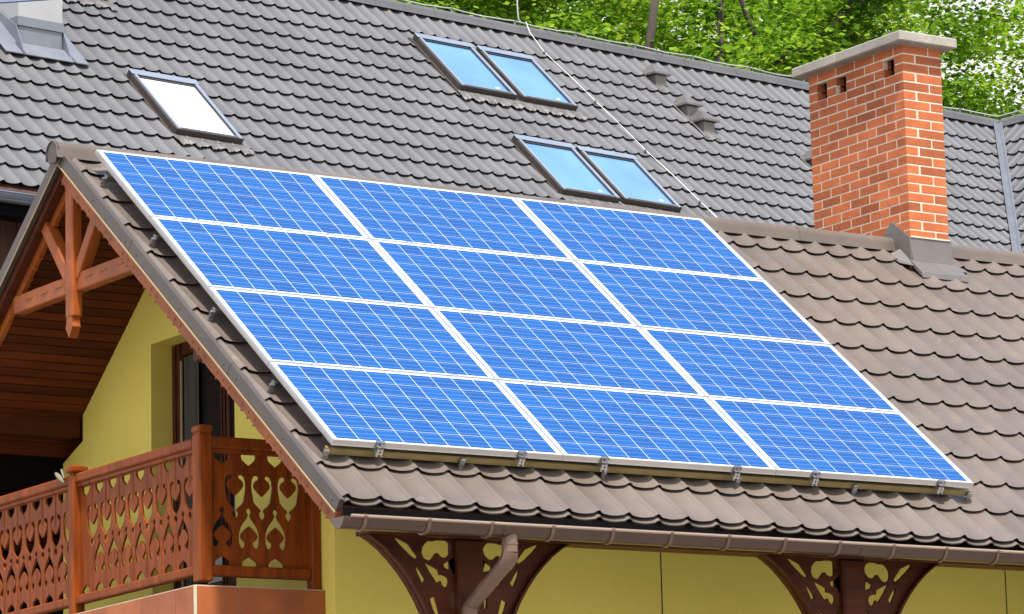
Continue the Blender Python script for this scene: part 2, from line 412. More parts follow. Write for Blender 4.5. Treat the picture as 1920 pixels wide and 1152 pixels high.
# gable wall, with the niche of the balcony door left open (y 2.82..4.037, z -0.72..1.335)
outl = [(1.49, -3.0), (1.49, zsof(1.49)), (YR, zsof(YR)), (5.10, zsof(5.10)), (5.10, .79), (5.42, .665), (5.42, -3.0)]
v, f = cutout(wf, outl, [[(2.82, -.70), (4.037, -.70), (4.037, 1.335), (2.82, 1.335)]], XW, XW + .30)
gw = MB(); gw.add(v, f)
gw.box(W, XW, XW + .25, 1.49, 6.9, ZG, -3.001)
gw.build('gable_wall', M['yellow'], house)
mb = MB(); mb.box(W, XW + .301, X1, 1.49, 1.74, ZG, zsof(1.49) + .0)
for xx in (3.496, 6.639, 9.8):      # joints in the render
    mb.mat(1).box(W, xx - .005, xx + .005, 1.4885, 1.492, ZG, zsof(1.49)); mb.mat(0)
mb.build('long_wall', [M['yellow'], M['gasket']], house)
mb = MB(); mb.box(W, X1 - .25, X1, 1.741, 5.1, ZG, zsof(2.0)); mb.box(W, XW + .302, X1 - .251, 5.10, 5.35, ZG, zsof(5.35)); mb.prism(Frame((X1 - .25, 0, 0), (0, 1, 0), (0, 0, 1), (1, 0, 0)), [(1.741, zsof(2.0)+.001), (5.1, zsof(2.0)+.001), (YR, zsof(YR))], 0, .25)
mb.build('back_wall', M['yellow'], house)
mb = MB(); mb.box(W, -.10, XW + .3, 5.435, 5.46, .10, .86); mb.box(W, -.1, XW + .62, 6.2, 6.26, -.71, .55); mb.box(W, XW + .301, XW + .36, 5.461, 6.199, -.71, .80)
mb.build('screen_wall', M['black'], house)  # black panels added to stand in for the deep shade beyond the beam
# beam under the far slope, running out to the gable, with a short brace to the wall
mb = MB(); mb.box(W, -.10, XW - .002, 5.12, 5.30, .815, .965, bev=.01); mb.build('purlin', M['dark_wood'], house)
mb = MB()
for yy in (1.62,): mb.box(W, -.10, XW - .002, 1.50, 1.62, zsof(1.56) - .10, zsof(1.62) - .012, bev=.008)
mb.build('purlin', M['dark_wood'], house)

# ---- balcony door in its niche
door = MB(); XD = 1.035
for a, b in ((3.885, 4.036), (3.20, 3.315), (2.82, 2.90)): door.box(W, XD, XD + .06, a, b, -.70, 1.334, bev=.006)
door.box(W, XD, XD + .06, 2.901, 3.199, 1.24, 1.334); door.box(W, XD, XD + .06, 3.316, 3.884, 1.24, 1.334); door.box(W, XD, XD + .06, 2.901, 3.199, -.70, -.45); door.box(W, XD, XD + .06, 3.316, 3.884, -.70, -.45)
for a, b in ((3.965, 3.985), (3.895, 3.91), (3.24, 3.255), (3.285, 3.30)): door.box(W, XD - .012, XD - .001, a, b, -.70, 1.33, bev=.003)
dr = door.build('balcony_door', M['dark_wood'], house)
mb = MB(); mb.box(W, XD + .02, XD + .03, 2.901, 3.199, -.449, 1.239); mb.box(W, XD + .02, XD + .03, 3.316, 3.884, -.449, 1.239); mb.build('glass', M['door_glass'], dr)
mb = MB(); mb.sheet([[Vector((XD - .004 + .006 * math.sin(y * 90) , y, z)) for y in [3.615 + .24 * k / 30 for k in range(31)]] for z in (-.44, 1.22)]); mb.build('curtain', M['curtain'], dr, smooth=True)
mb = MB(); mb.box(W, XD - .02, XD - .002, 3.862, 3.878, -.45, 1.2, bev=.004); mb.build('handle_bar', M['drip'], dr)  # narrow pale upright strip beside the curtain
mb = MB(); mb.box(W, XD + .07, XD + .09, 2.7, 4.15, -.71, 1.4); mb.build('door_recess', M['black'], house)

# ---- balcony: slab, tiled parapet, posts, rails, cut-out boards
mb = MB(); mb.box(W, -.055, XW - .001, 1.645, 5.9, -.90, -.765); mb.build('balcony_slab', M['plaster_grey'], house)
mb = MB()
mb.mat(1).box(W, -.092, -.064, 1.628, 5.9, -1.30, -.722); mb.box(W, -.063, XW + .02, 1.628, 1.656, -1.30, -.722)
mb.mat(0)
x = -.085
for w in (.317, .331, .322):
    mb.box(W, x + .003, x + w - .004, 1.618, 1.6275, -1.29, -.730, bev=.002); x += w
y = 1.640
for w in (.24, .24, .24, .24, .24, .24, .24, .24, .24, .24, .24, .24, .24, .24, .24, .24, .24):
    mb.box(W, -.102, -.0925, y + .004, y + w - .004, -1.29, -.730, bev=.002); y += w
mb.mat(1).box(W, -.106, -.086, 1.612, 1.627, -1.30, -.728, bev=.002)
mb.build('tiled_parapet', [M['parapet'], M['grout']], house)

def post(x0, x1, y0, y1, z0, z1, cap):
    mb = MB(); mb.box(W, x0, x1, y0, y1, z0, z1 - .060, bev=.009)
    mb.box(W, x0 + .008, x1 - .008, y0 + .008, y1 - .008, z1 - .0599, z1 - .050)
    e = cap
    mb.box(W, x0 - e, x1 + e, y0 - e, y1 + e, z1 - .0499, z1 - .004, bev=.010)
    a = (x0 + x1) / 2, (y0 + y1) / 2
    mb.add([(x0 - e + .01, y0 - e + .01, z1 - .0045), (x1 + e - .01, y0 - e + .01, z1 - .0045), (x1 + e - .01, y1 + e - .01, z1 - .0045), (x0 - e + .01, y1 + e - .01, z1 - .0045), (a[0], a[1], z1 + .008)],
           [(0, 1, 4), (1, 2, 4), (2, 3, 4), (3, 0, 4), (0, 3, 2, 1)])
    return mb.build('post', M['rail_wood'], rail)
rail = MB()
# handrails and bottom rails; street side runs along Y at x = -0.03
YB = [(1.774, 3.441), (3.516, 5.117)]
rail = empty('balcony_railing', (0, 1.67, -.65)); rail.parent = house; rail.matrix_parent_inverse = house.matrix_basis.inverted()
post(-.034, .064, 1.662, 1.766, -.690, .345, .004)
post(-.048, .045, 3.442, 3.515, -.745, .325, .018)
post(-.048, .045, 5.118, 5.190, -.745, .325, .018)
post(XW - .075, XW - .003, 1.655, 1.735, -.745, -.05, .0)
for y0, y1 in YB:
    mb = MB(); mb.box(W, -.030, .045, y0 - (.0 if y0 < 2 else .0), y1, .200, .265, bev=.010); mb.box(W, -.012, .030, y0, y1, .172, .1995, bev=.003)
    mb.build('handrail', M['rail_wood'], rail)
    mb = MB(); mb.box(W, -.030, .045, y0, y1, -.640, -.582, bev=.008); mb.build('bottom_rail', M['rail_wood'], rail)
mb = MB(); mb.box(W, .0645, XW - .076, 1.668, 1.735, .196, .272, bev=.010); mb.box(W, .0645, XW - .076, 1.68, 1.72, .166, .1955, bev=.003); mb.build('handrail', M['rail_wood'], rail)
mb = MB(); mb.box(W, .0645, XW - .076, 1.665, 1.735, -.652, -.580, bev=.008); mb.build('bottom_rail', M['rail_wood'], rail)

kx, ky = 1 / 240., 1 / 291.
up_half = [(0, 972), (4.5, 964), (5, 958), (2, 953), (4, 949), (10, 943), (14, 936), (16.2, 920), (17.5, 906.7), (16.7, 895), (14.2, 887.5), (10, 884.7), (6.2, 885.3), (4.7, 889), (5.7, 892), (8, 894.2), (10.8, 896.5), (13, 903), (12, 909), (5.8, 918.5), (0, 925)]
lo_half = [(0, 947), (2, 950), (4.2, 953), (4, 957), (2, 960.5), (2.2, 964), (4.6, 970), (9.5, 978), (13.3, 985.4), (16.2, 996), (17, 1006), (16.6, 1016), (14.4, 1024.5), (11.5, 1027), (8, 1024), (6, 1019), (6.2, 1014.6), (9.7, 1012), (13.2, 1006), (13.4, 1002), (11.5, 997), (6.2, 990), (0, 983.6)]
bot_half = [(0, 1043), (5, 1047), (10.5, 1051.5), (12.3, 1056), (12.3, 1061)]
top_half = [(0, 866.5), (5.5, 861.5), (10.6, 856), (12.3, 850), (12.0, 845)]
def mirror(h, u0, kw=1.0): return [(u0 + a * kx * kw, (1062 - b) * ky) for a, b in h] + [(u0 - a * kx * kw, (1062 - b) * ky) for a, b in reversed(h) if a > 0]
def infill(F, width, first, th, height=.756, kw=1.0):
    """one bay of sawn boards; width along the rail, first = position of the first board joint"""
    P = 47.5 * kx; holes = []
    u = first - P
    while u < width + P:
        for half, c0 in ((up_half, u), (lo_half, u + P / 2), (bot_half, u + P / 2), (top_half, u + P / 2)):
            pg = mirror(half, c0, kw)
            if min(a for a, b in pg) > .006 and max(a for a, b in pg) < width - .006: holes.append(pg)
        u += P
    v, f = cutout(F, [(0, 0), (width, 0), (width, height), (0, height)], holes, 0, th)
    mb = MB(); mb.add(v, f)
    # raised bead either side of every board joint
    u = first
    while u < width:
        if u > .01:
            for a, b in ((.0, .19), (.232, .258), (.535, height)): mb.box(F, u - .0025, u + .0025, a + .002, b - .002, -.003, -.0005, bev=.001)
        u += P
    return mb.build('infill_board', M['rail_wood'], rail)
infill(Frame((.066, 1.700, -.580), (1, 0, 0), (0, 0, 1), (0, 1, 0)), XW - .142, .178 + .007, .016, .756, 1.10)
for y0, y1 in YB:
    fr = Frame((.006, y0 + .002, -.581), (0, 1, 0), (0, 0, 1), (1, 0, 0))
    infill(fr, y1 - y0 - .003, .095, .016, .768, 1.13)

# ---- eave posts with fretwork brackets
YP0, YP1 = .10, .24
mb = MB(); mb.box(W, .30, X1 - .3, YP0 - .02, YP1 + .02, -.566, -.44, bev=.006); mb.build('wall_plate', M['dark_wood'], house)
def bracket(px, sgn):
    F = Frame((px, YP0 + .035, -.567), (sgn, 0, 0), (0, 0, 1), (0, 1, 0))
    k1 = 1 / 4.8 / 252.; k2 = 1 / 4.8 / 293.
    def T(p): return ((p[0] - 1083) * k1 + .0, -((p[1] - 160) - .065 * (p[0] - 1083)) * k2)
    # concave outer edge
    arc = [(.66, 0), (.60, -.035), (.53, -.085), (.46, -.150), (.39, -.225), (.33, -.305), (.27, -.40), (.215, -.51), (.165, -.63), (.125, -.75), (.095, -.88), (.075, -1.0)]
    outer = [(0, 0)] + arc + [(0, -1.0)]
    H = []
    H.append([T(p) for p in [(1150, 182), (1175, 166), (1220, 166), (1262, 182), (1305, 185), (1325, 205), (1345, 235), (1352, 280), (1338, 318), (1306, 332), (1280, 320), (1260, 290), (1248, 270), (1234, 268), (1222, 285), (1200, 298), (1168, 290), (1142, 258), (1132, 215)]])
    H.append([T(p) for p in [(1089, 330), (1125, 365), (1172, 402), (1166, 425), (1140, 437), (1112, 440), (1103, 478), (1093, 480)]])
    H.append([T(p) for p in [(1330, 418), (1275, 440), (1226, 464), (1220, 500), (1190, 500), (1160, 515), (1152, 545), (1162, 578), (1185, 592), (1205, 572), (1214, 545), (1240, 565), (1290, 490)]])
    H.append([T(p) for p in [(1540, 182), (1490, 212), (1446, 268), (1462, 262), (1505, 222)]])
    H.append([T(p) for p in [(1199, 343), (1212, 341), (1226, 357), (1210, 354)]])
    H[3] = [(.405, -.022), (.34, -.050), (.288, -.115), (.300, -.130), (.335, -.108), (.395, -.055), (.425, -.022)]
    H[4] = [(.225, -.262), (.255, -.215), (.285, -.180), (.275, -.225), (.245, -.285)]
    # lower scrolls
    H.append([(.150, -.385), (.180, -.400), (.165, -.450), (.125, -.530), (.112, -.520), (.130, -.450)])
    H.append([(.010, -.335), (.040, -.375), (.035, -.425), (.010, -.455)])
    H.append([(.045 + .028 * math.cos(a), -.56 + .05 * math.sin(a)) for a in [i * PI / 6 for i in range(12)]])
    H.append([(.085 + .020 * math.cos(a), -.68 + .055 * math.sin(a)) for a in [i * PI / 6 for i in range(12)]])
    H = [[(sum(a for a, b in h) / len(h) + (x_ - sum(a for a, b in h) / len(h)) * 1.24, sum(b for a, b in h) / len(h) + (y_ - sum(b for a, b in h) / len(h)) * 1.20 - (.022 if q < 1 else 0)) for x_, y_ in h] for q, h in enumerate(H)]
    v, f = cutout(F, outer, H, .01, .03)
    mb = MB(); mb.add(v, f)
    # moulded rim following the arch
    for (a, b) in zip(arc[:-1], arc[1:]):
        d = (Vector(b) - Vector(a)).normalized(); n_ = Vector((-d.y, d.x)) * .028
        mb.prism(F, [a, b, (b[0] + n_.x * -1, b[1] + n_.y * -1), (a[0] - n_.x, a[1] - n_.y)] if sgn > 9 else [a, b, (b[0] - .022, b[1] + .0), (a[0] - .022, a[1] + .0)], -.028, .078)
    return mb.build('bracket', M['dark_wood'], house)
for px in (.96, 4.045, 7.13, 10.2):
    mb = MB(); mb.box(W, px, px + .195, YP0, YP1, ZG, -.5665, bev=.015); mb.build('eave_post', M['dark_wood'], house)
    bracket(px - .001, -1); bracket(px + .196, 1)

# ---- half-round gutter with hangers, and the downpipe
gy, gz, gr = -.388, -.552, .073
mb = MB()
def gprof(x, r, y0=gy, z0=gz): return [Vector((x, y0 + r * math.cos(a), z0 + r * math.sin(a))) for a in [PI * (1 + k / 16) for k in range(17)]]
gx = [-.20 + (X1 + .2) * i / 40 for i in range(41)]
mb.sheet([gprof(x, gr) for x in gx]); mb.sheet([gprof(x, gr - .003) for x in gx])
mb.prism(Frame((-.203, 0, 0), (0, 1, 0), (0, 0, 1), (1, 0, 0)), [(p.y, p.z) for p in gprof(0, gr - .001)], 0, .004)
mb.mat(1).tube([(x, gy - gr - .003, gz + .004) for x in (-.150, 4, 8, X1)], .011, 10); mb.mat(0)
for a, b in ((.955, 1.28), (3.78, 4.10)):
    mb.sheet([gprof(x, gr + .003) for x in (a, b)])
gut = mb.build('gutter', [M['gutter'], M['gutter_rim']], house, smooth=50)
for k in range(28):
    x = -.052 + .4555 * k
    if x > X1: break
    mb = MB(); rows = [gprof(x - .012, gr + .001), gprof(x - .011, gr + .009), gprof(x + .011, gr + .009), gprof(x + .012, gr + .001)]; mb.sheet(rows)
    mb.box(W, x - .012, x + .012, gy + gr - .004, gy + gr + .012, gz - .06, gz + .03)
    mb.tube([(x - .012, gy - gr - .003, gz + .003), (x + .012, gy - gr - .003, gz + .003)], .0145, 10)
    mb.build('hanger', M['gutter_ring'], gut, smooth=50)
mb = MB()
pr_ = .050
mb.tube([(1.035, gy, gz - .045), (1.035, gy, gz - .105), (1.035, gy, gz - .165)], [pr_ + .002] * 3, 20)
mb.tube([(1.035, gy, gz - .163), (1.034, gy + .004, gz - .19), (1.030, gy + .020, gz - .213), (1.024, gy + .045, gz - .235)], pr_ + .004, 20)
mb.tube([(1.027, gy + .032, gz - .225), (1.000, .04, -1.01)], pr_ - .001, 20)
mb.tube([(1.003, .02, -1.00), (1.000, .045, -1.03), (.998, .050, -1.07)], pr_ + .004, 20)
mb.tube([(.998, .050, -1.05), (.998, .050, ZG)], pr_ - .002, 20)
mb.tube([(1.035, gy, gz - .108), (1.035, gy, gz - .116)], pr_ + .006, 20)
dp = mb.build('downpipe', M['gutter_ring'], house, smooth=50)

# ---- brick chimney
def brick_chimney():
    root_mb = MB(); ch = .077; z_top = 4.148; bh = .066; j = .010
    X0, XX, Y0, YY = CH_X0, CH_X1, CH_Y0, CH_Y1
    ncrs = 24; ventc = (1, 2)
    vents = [(4.185, 4.315), (3.92, 4.05), (3.272, 3.405)]
    d = .12
    for k in range(ncrs):
        z1 = z_top - k * ch; z0 = z1 - bh
        odd = k % 2
        # front face (-Y) and back
        w = X_ = XX - X0
        for face in (0, 1):
            ya, yb = (Y0, Y0 + d) if face == 0 else (YY - d, YY)
            segs = [(X0, X0 + .128), (X0 + .138, XX)] if odd else [(X0, X0 + .262), (X0 + .272, XX)]
            if odd: segs = segs[1:]
            for a, b in segs: root_mb.box(W, a, b, ya, yb, z0, z1, bev=.003)
        # side faces (-X and +X)
        for face in (0, 1):
            xa, xb = (X0, X0 + d) if face == 0 else (XX - d, XX)
            ends = []
            if face == 0 and odd: y0, y1 = Y0, Y0 + .250
            else: y0, y1 = Y0 + d + .010, Y0 + (.123 + .010 + .247 if not odd else .250)
            lim = YY if (odd and face == 0) else YY - d - .010
            while y0 < lim - .02:
                y1c = min(y1, lim)
                if y1c - y0 > .02: ends.append((y0, y1c))
                y0 = y1 + j; y1 = y0 + .247
            for a, b in ends:
                pieces = [(a, b)]
                if k in ventc and face == 0:
                    for v0, v1 in vents:
                        nxt = []
                        for p, q in pieces:
                            if q <= v0 or p >= v1: nxt.append((p, q))
                            else:
                                if v0 - p > .015: nxt.append((p, v0))
                                if q - v1 > .015: nxt.append((v1, q))
                        pieces = nxt
                for p, q in pieces: root_mb.box(W, xa, xb, p, q, z0, z1, bev=.003)
    zb = z_top - ncrs * ch - .0
    m2 = 1
    root_mb.mat(1)
    e = .0025
    # mortar core: four thin leaves so that the vents open into the dark flue
    zv0, zv1 = z_top - 3 * ch + .004, z_top - ch - .004
    root_mb.box(W, X0 + e, X0 + .045, Y0 + e, YY - e, zb, zv0)
    root_mb.box(W, X0 + e, X0 + .045, Y0 + e, YY - e, zv1, z_top + .002)
    prev = Y0 + e
    for v0, v1 in sorted(vents):
        root_mb.box(W, X0 + e, X0 + .045, prev, v0 - .006, zv0 + .0005, zv1 - .0005); prev = v1 + .006
    root_mb.box(W, X0 + e, X0 + .045, prev, YY - e, zv0 + .0005, zv1 - .0005)
    root_mb.box(W, XX - .09, XX - e, Y0 + e, YY - e, zb, z_top + .002)
    root_mb.box(W, X0 + .0455, XX - .0905, Y0 + e, Y0 + .09, zb, z_top + .002)
    root_mb.box(W, X0 + .0455, XX - .0905, YY - .09, YY - e, zb, z_top + .002)
    root_mb.mat(2).box(W, X0 + .085, XX - .105, Y0 + .105, YY - .105, zb, z_top - .004)
    o = root_mb.build('brick_chimney', [M['brick'], M['mortar'], M['black']], house)
    # concrete cap, cast in two lengths
    mb = MB(); e = .10
    for a, b in ((Y0 - e, 3.93), (3.9305, YY + e)): mb.box(W, X0 - e, XX + e, a, b, z_top + .006, z_top + .088, bev=.008)
    mb.box(W, X0 - .02, XX + .02, Y0 - .02, YY + .02, z_top + .0025, z_top + .0055)
    mb.box(W, X0 + .05, X0 + .18, 4.0, 4.2, z_top + .0885, z_top + .112, bev=.01)
    mb.build('chimney_cap', M['concrete'], o)
    # flashing: upright collar, sloping apron, side soakers up to the ridge
    mb = MB()
    yf = Y0 - .004; zt = 2.545
    def zroof(y, h=HB + .045): return (y * s_ / c) + h / c     # height of a plane parallel to the slope
    za = zroof(yf - .02)
    mb.prism(Frame((X0 - .006, 0, 0), (0, 1, 0), (0, 0, 1), (1, 0, 0)), [(yf - .028, za + .03), (yf - .0, zt), (yf + .002, zt), (yf + .002, za)], 0, XX - X0 + .012)
    ya, yb = yf - .025, yf - .150
    A = [Vector((X0 - .03, ya, zroof(ya) + .035)), Vector((XX + .02, ya, zroof(ya) + .035)), Vector((XX + .055, yb, zroof(yb) + .014)), Vector((X0 - .02, yb, zroof(yb) + .014))]
    mb.add(A + [p - Vector((0, .012, .045)) for p in A], [(0, 1, 2, 3), (4, 7, 6, 5), (0, 4, 5, 1), (1, 5, 6, 2), (2, 6, 7, 3), (3, 7, 4, 0)])
    G = Frame((0, 0, 0), (0, 1, 0), (0, 0, 1), (1, 0, 0))
    mb.prism(G, [(yf - .02, za + .02), (yf - .004, zt), (3.30, 2.655), (3.372, 2.715), (3.50, 2.60), (YR + .06, zr - .05), (YR - .10, zr - .09)], X0 - .016, X0 - .004)
    mb.prism(G, [(yf - .02, za + .02), (yf - .004, zt), (YR, 2.66), (YR + .2, zr - .05)], XX + .004, XX + .016)
    mb.add([RF(X0 - .16, 4.05, HB + .034), RF(X0 - .155, 3.87, HB + .056), RF(X0 - .018, 3.84, HB + .056), RF(X0 - .018, 4.10, HB + .075),
            RF(X0 - .16, 4.05, HB + .030), RF(X0 - .155, 3.87, HB + .052), RF(X0 - .018, 3.84, HB + .052), RF(X0 - .018, 4.10, HB + .07)],
           [(0, 1, 2, 3), (4, 7, 6, 5), (0, 4, 5, 1), (1, 5, 6, 2), (2, 6, 7, 3), (3, 7, 4, 0)])
    mb.add([RF(XX + .018, 4.02, HB + .05), RF(XX + .05, 3.84, HB + .05), RF(XX + .14, 3.86, HB + .045), RF(XX + .10, 3.95, HB + .045)], [(0, 1, 2, 3)])
    mb.build('flashing', M['flash'], o)
    mb = MB(); mb.box(W, X0 - .001, XX + .001, Y0 - .014, Y0 - .0005, zt - .001, zt + .012, bev=.002); mb.build('mortar_fillet', M['mortar'], o)
brick_chimney()

# terrace floor and lower front, below the picture
mb = MB(); mb.box(W, XW, X1, YP0 - .1, 1.489, -3.2, -3.0); mb.build('terrace_floor', M['plaster_grey'], house)

# =================================================================== SOLAR ARRAY
SXS = 1.036
PITX, PITY = 1.660 * SXS, 1.012
PW, PHT = PITX - .003, PITY - .008
def make_panel():
    root = empty('solar_panel')
    mb = MB(); a = .011; H = .040; FF = W
    # frame: four extrusions with a top lip
    mb.box(FF, 0, PW, 0, a, -H, 0, bev=.0012); mb.box(FF, 0, PW, PHT - a, PHT, -H, 0, bev=.0012)
    mb.box(FF, 0, a, a + .0002, PHT - a - .0002, -H, 0, bev=.0012); mb.box(FF, PW - a, PW, a + .0002, PHT - a - .0002, -H, 0, bev=.0012)
    mb.box(FF, -.0, PW, -.004, -.0005, -H, -H + .003)
    mb.build('frame', M['alu'], root)
    mb = MB(); mb.box(FF, a + .0003, PW - a - .0003, a + .0003, PHT - a - .0003, -.010, -.0035); mb.build('backsheet', M['white'], root)
    mb = MB(); mx_, my_ = .038, .024
    cw = (PW - 2 * mx_) / 10; chh = (PHT - 2 * my_) / 6
    for i in range(10):
        for j in range(6):
            x0, x1 = mx_ + i * cw + .0020, mx_ + (i + 1) * cw - .0020; y0, y1 = my_ + j * chh + .0019, my_ + (j + 1) * chh - .0019
            mb.add([(x0, y0, -.0028), (x1, y0, -.0028), (x1, y1, -.0028), (x0, y1, -.0028)], [(0, 1, 2, 3)])
    mb.build('cells', M['cell'], root, recalc=False)
    return root
proto = make_panel()
rowname = ['bottom', 'second-lowest', 'second-highest', 'top']
colname = ['left', 'middle', 'right']
extra = {(0, 0): 'nearest the lower gable edge', (3, 0): 'nearest the gable peak', (0, 2): 'nearest the eave on the right', (3, 2): 'below the paired skylights'}
rot = Matrix(((1, 0, 0), (0, c, -s_), (0, s_, c))).to_euler()
first = True
for r in range(4):
    for q in range(3):
        if first: o = proto; first = False
        else:
            o = proto.copy(); COL.objects.link(o)
            for chd in proto.children:
                d = chd.copy(); COL.objects.link(d); d.parent = o
        o.location = RF(q * PITX + random.uniform(-.001, .001), r * PITY, random.uniform(-.001, .001)); o.rotation_euler = rot
        lab = f'blue solar panel, {colname[q]} column of the {rowname[r]} row of the array'
        tag(o, lab, 'solar panel', 'solar panels in the roof array')

WA, HA = 3 * PITX - .003, 4 * PITY - .008
rack = empty('panel_rack', RF(0, 0, HB))
tag(rack, 'aluminium mounting rack of rails, clamps and roof hooks beneath the blue solar panels', 'mounting rack')
lower_s = [.02, .86, 1.84, 2.87, 3.77]
for i, sv in enumerate(lower_s):
    mb = MB(); x0, x1 = -.006, WA + .03
    mb.box(RF, x0, x1, sv, sv + .035, -.118, -.076, bev=.002); mb.box(RF, x0, x1, sv - .004, sv - .0005, -.084, -.078); mb.box(RF, x0, x1, sv - .004, sv - .0005, -.116, -.110)
    mb.build('cross_rail', M['alu_dark'] if i == 0 else M['steel'], rack)
    for hx in ([-.012, .985, 2.08, 3.16, 4.15, WA + .005] if i == 0 else [-.02, 1.3, 2.6, 3.9, WA]):
        mb = MB(); F = Frame(RF(hx, sv, 0), RF.ex, RF.ey, RF.ez)
        mb.box(F, -.020, .020, -.024, -.0045, -.128, -.080, bev=.005)
        mb.prism(Frame(F(0, 0, 0), F.ex, F.ez, F.ey), [(-.026, -.128), (.026, -.128), (.008, -.146), (-.008, -.146)], -.022, -.006)
        mb.tube([F(.0, -.018, -.130), F(.0, -.018, HB + .006)], .0055, 8)
        mb.tube([F(.0, -.018, HB + .005), F(.0, -.018, HB + .016)], [.016, .010], 10)
        mb.tube([F(.0, -.018, -.155), F(.0, -.018, -.145)], .012, 6)
        mb.build('roof_hook', M['steel'], rack)
up_x = [.344, 1.40, 2.04, 3.11, 3.77, 4.865]
for xv in up_x:
    mb = MB(); 
    mb.box(RF, xv - .020, xv - .006, -.030, HA + .045, -.0755, -.0415, bev=.001); mb.box(RF, xv + .006, xv + .020, -.030, HA + .045, -.0755, -.0415, bev=.001); mb.box(RF, xv - .0055, xv + .0055, -.028, HA + .040, -.0755, -.066)
    mb.build('rail', M['alu'], rack)
    mb = MB(); F = Frame(RF(xv, 0, 0), RF.ex, RF.ey, RF.ez)     # end clamp at the lower edge
    mb.box(F, -.032, .032, -.006, .010, .0012, .0045, bev=.001); mb.box(F, -.032, .032, -.010, -.0052, -.040, .0045, bev=.001); mb.box(F, -.030, .030, -.034, -.0105, -.024, -.016, bev=.002)
    mb.tube([F(0, -.022, -.020), F(0, -.022, -.006)], .009, 6); mb.tube([F(-.016, -.030, -.090), F(-.016, -.012, -.060)], .008, 8); mb.tube([F(.016, -.030, -.090), F(.016, -.012, -.060)], .008, 8)
    mb.box(F, -.024, .024, -.026, -.012, -.060, -.030, bev=.004)
    mb.build('end_clamp', M['steel'], rack)
for r in range(1, 4):
    for xv in up_x:
        mb = MB(); mb.box(RF, xv - .03, xv + .03, r * PITY - .0195, r * PITY + .0095, .0015, .004, bev=.0008); mb.tube([RF(xv, r * PITY - .010, .004), RF(xv, r * PITY - .010, .010)], .006, 6)
        mb.build('mid_clamp', M['alu'], rack)

# =================================================================== BIG HOUSE BEHIND
big = empty('grey_roofed_house', BF(2, 0, -6)); big.location.z = ZG
tag(big, 'large house behind with a grey tiled roof, paired skylights and a white chimney', 'house')
SRB = 1.652; XVT = 9.60        # ridge, and the ridge junction with the wing
SE = [-3.660 + .3395 * k for k in range(15)] + [SRB - .03]
mb = MB()
XL = -10.2
phase = -1.444
for_top = lambda s: XVT - (SRB - s) * math.cos(T2) + .0
tile_roof(mb, BF, XL, XVT, SE, 0., .1815, phase, .028, .029, xmax=for_top, n=12, lip=.03)
mb.build('tiled_roof', M['tile_grey'], big, smooth=38)
# wing roof turning towards the viewer beyond the valley
WO = BF(XVT, SRB, 0)
WF = Frame(WO, -BY, BX * math.cos(T2) + UZ * math.sin(T2), -BX * math.sin(T2) + UZ * math.cos(T2))
mb = MB()
SW = [-5.312 + .3395 * k for k in range(15)] + [-.03]
tile_roof(mb, WF, 0, 9.0, SW, 0., .1815, .05, .028, .029, xmin=lambda s: -s * math.cos(T2), n=12, lip=.03)
mb.build('tiled_roof', M['tile_grey'], big, smooth=38)
# slabs under the tiles
mb = MB()
mb.prism(BF, [(XL, -3.72), (XVT - (SRB + 3.72) * math.cos(T2), -3.72), (XVT, SRB - .02), (XL, SRB - .02)], -.12, -.012)
mb.prism(WF, [((5.37) * math.cos(T2), -5.37), (9, -5.37), (9, -.02), (0.02, -.02)], -.12, -.012)
mb.build('roof_deck', M['old_wood'], big)
# back slopes so that the roofs are closed from behind
mb = MB()
BK = Frame(BF(0, SRB, 0), BX, -BY * math.cos(T2) + UZ * math.sin(T2), BY * math.sin(T2) + UZ * math.cos(T2))
tile_roof(mb, BK, XL, XVT + 5, [-5.0 + .5 * k for k in range(10)] + [0], 0, .1815, phase, .021, .021, n=4)
WK = Frame(WO, -BY, -BX * math.cos(T2) + UZ * math.sin(T2), BX * math.sin(T2) + UZ * math.cos(T2))
tile_roof(mb, WK, 0, 9.0, [-5.0 + .5 * k for k in range(10)] + [0], 0, .1815, .05, .021, .021, n=4)
mb.build('tiled_roof', M['tile_grey'], big, smooth=38)
# ridge caps
def ridge_caps(o, d, side, n, L=.42, r=.082):
    mb = MB()
    for k in range(n):
        a, b = k * L, k * L + L + .03
        rows = []
        for t, q in ((a, r - .004), (a, r + .0015), (a + .025, r + .0015), (a + .04, r - .001), (b, r - .003)):
            p = o + d * t
            row = [p - side * (q * 1.3) - UZ * .045]
            for m in range(13):
                an = PI * (1 - m / 12); row.append(p + side * (q * math.cos(an)) + UZ * (.012 + q * .9 * math.sin(an)))
            row.append(p + side * (q * 1.3) - UZ * .045); rows.append(row)
        mb.sheet(rows)
    return mb.build('ridge_cap', M['tile_grey'], big, smooth=40)
ridge_caps(BF(XL, SRB, .01), BX, BY, 47)
ridge_caps(BF(XVT, SRB, .01) - BY * .1, -BY, BX, 20)
# valley gutter
vd = (BF(XVT, SRB, .02), BF(XVT - 5.37 * math.cos(T2), SRB - 5.37, .02))
ax = (vd[1] - vd[0]).normalized()
e1 = (BX - ax * BX.dot(ax)).normalized()
mb = MB()
def vp(t, xo, F2, lift=.035):
    return None
rows = []
for t in (0.03, 5.36):
    sx = XVT - t * math.cos(T2)
    rows.append([BF(sx - .135, SRB - t, .070), BF(sx - .125, SRB - t, .082), BF(sx - .02, SRB - t, .062), WF(t * math.cos(T2) + .02, -t, .062), WF(t * math.cos(T2) + .105, -t, .080), WF(t * math.cos(T2) + .115, -t, .068)])
mb.sheet(rows)
mb.build('valley_gutter', M['blue_flash'], big)
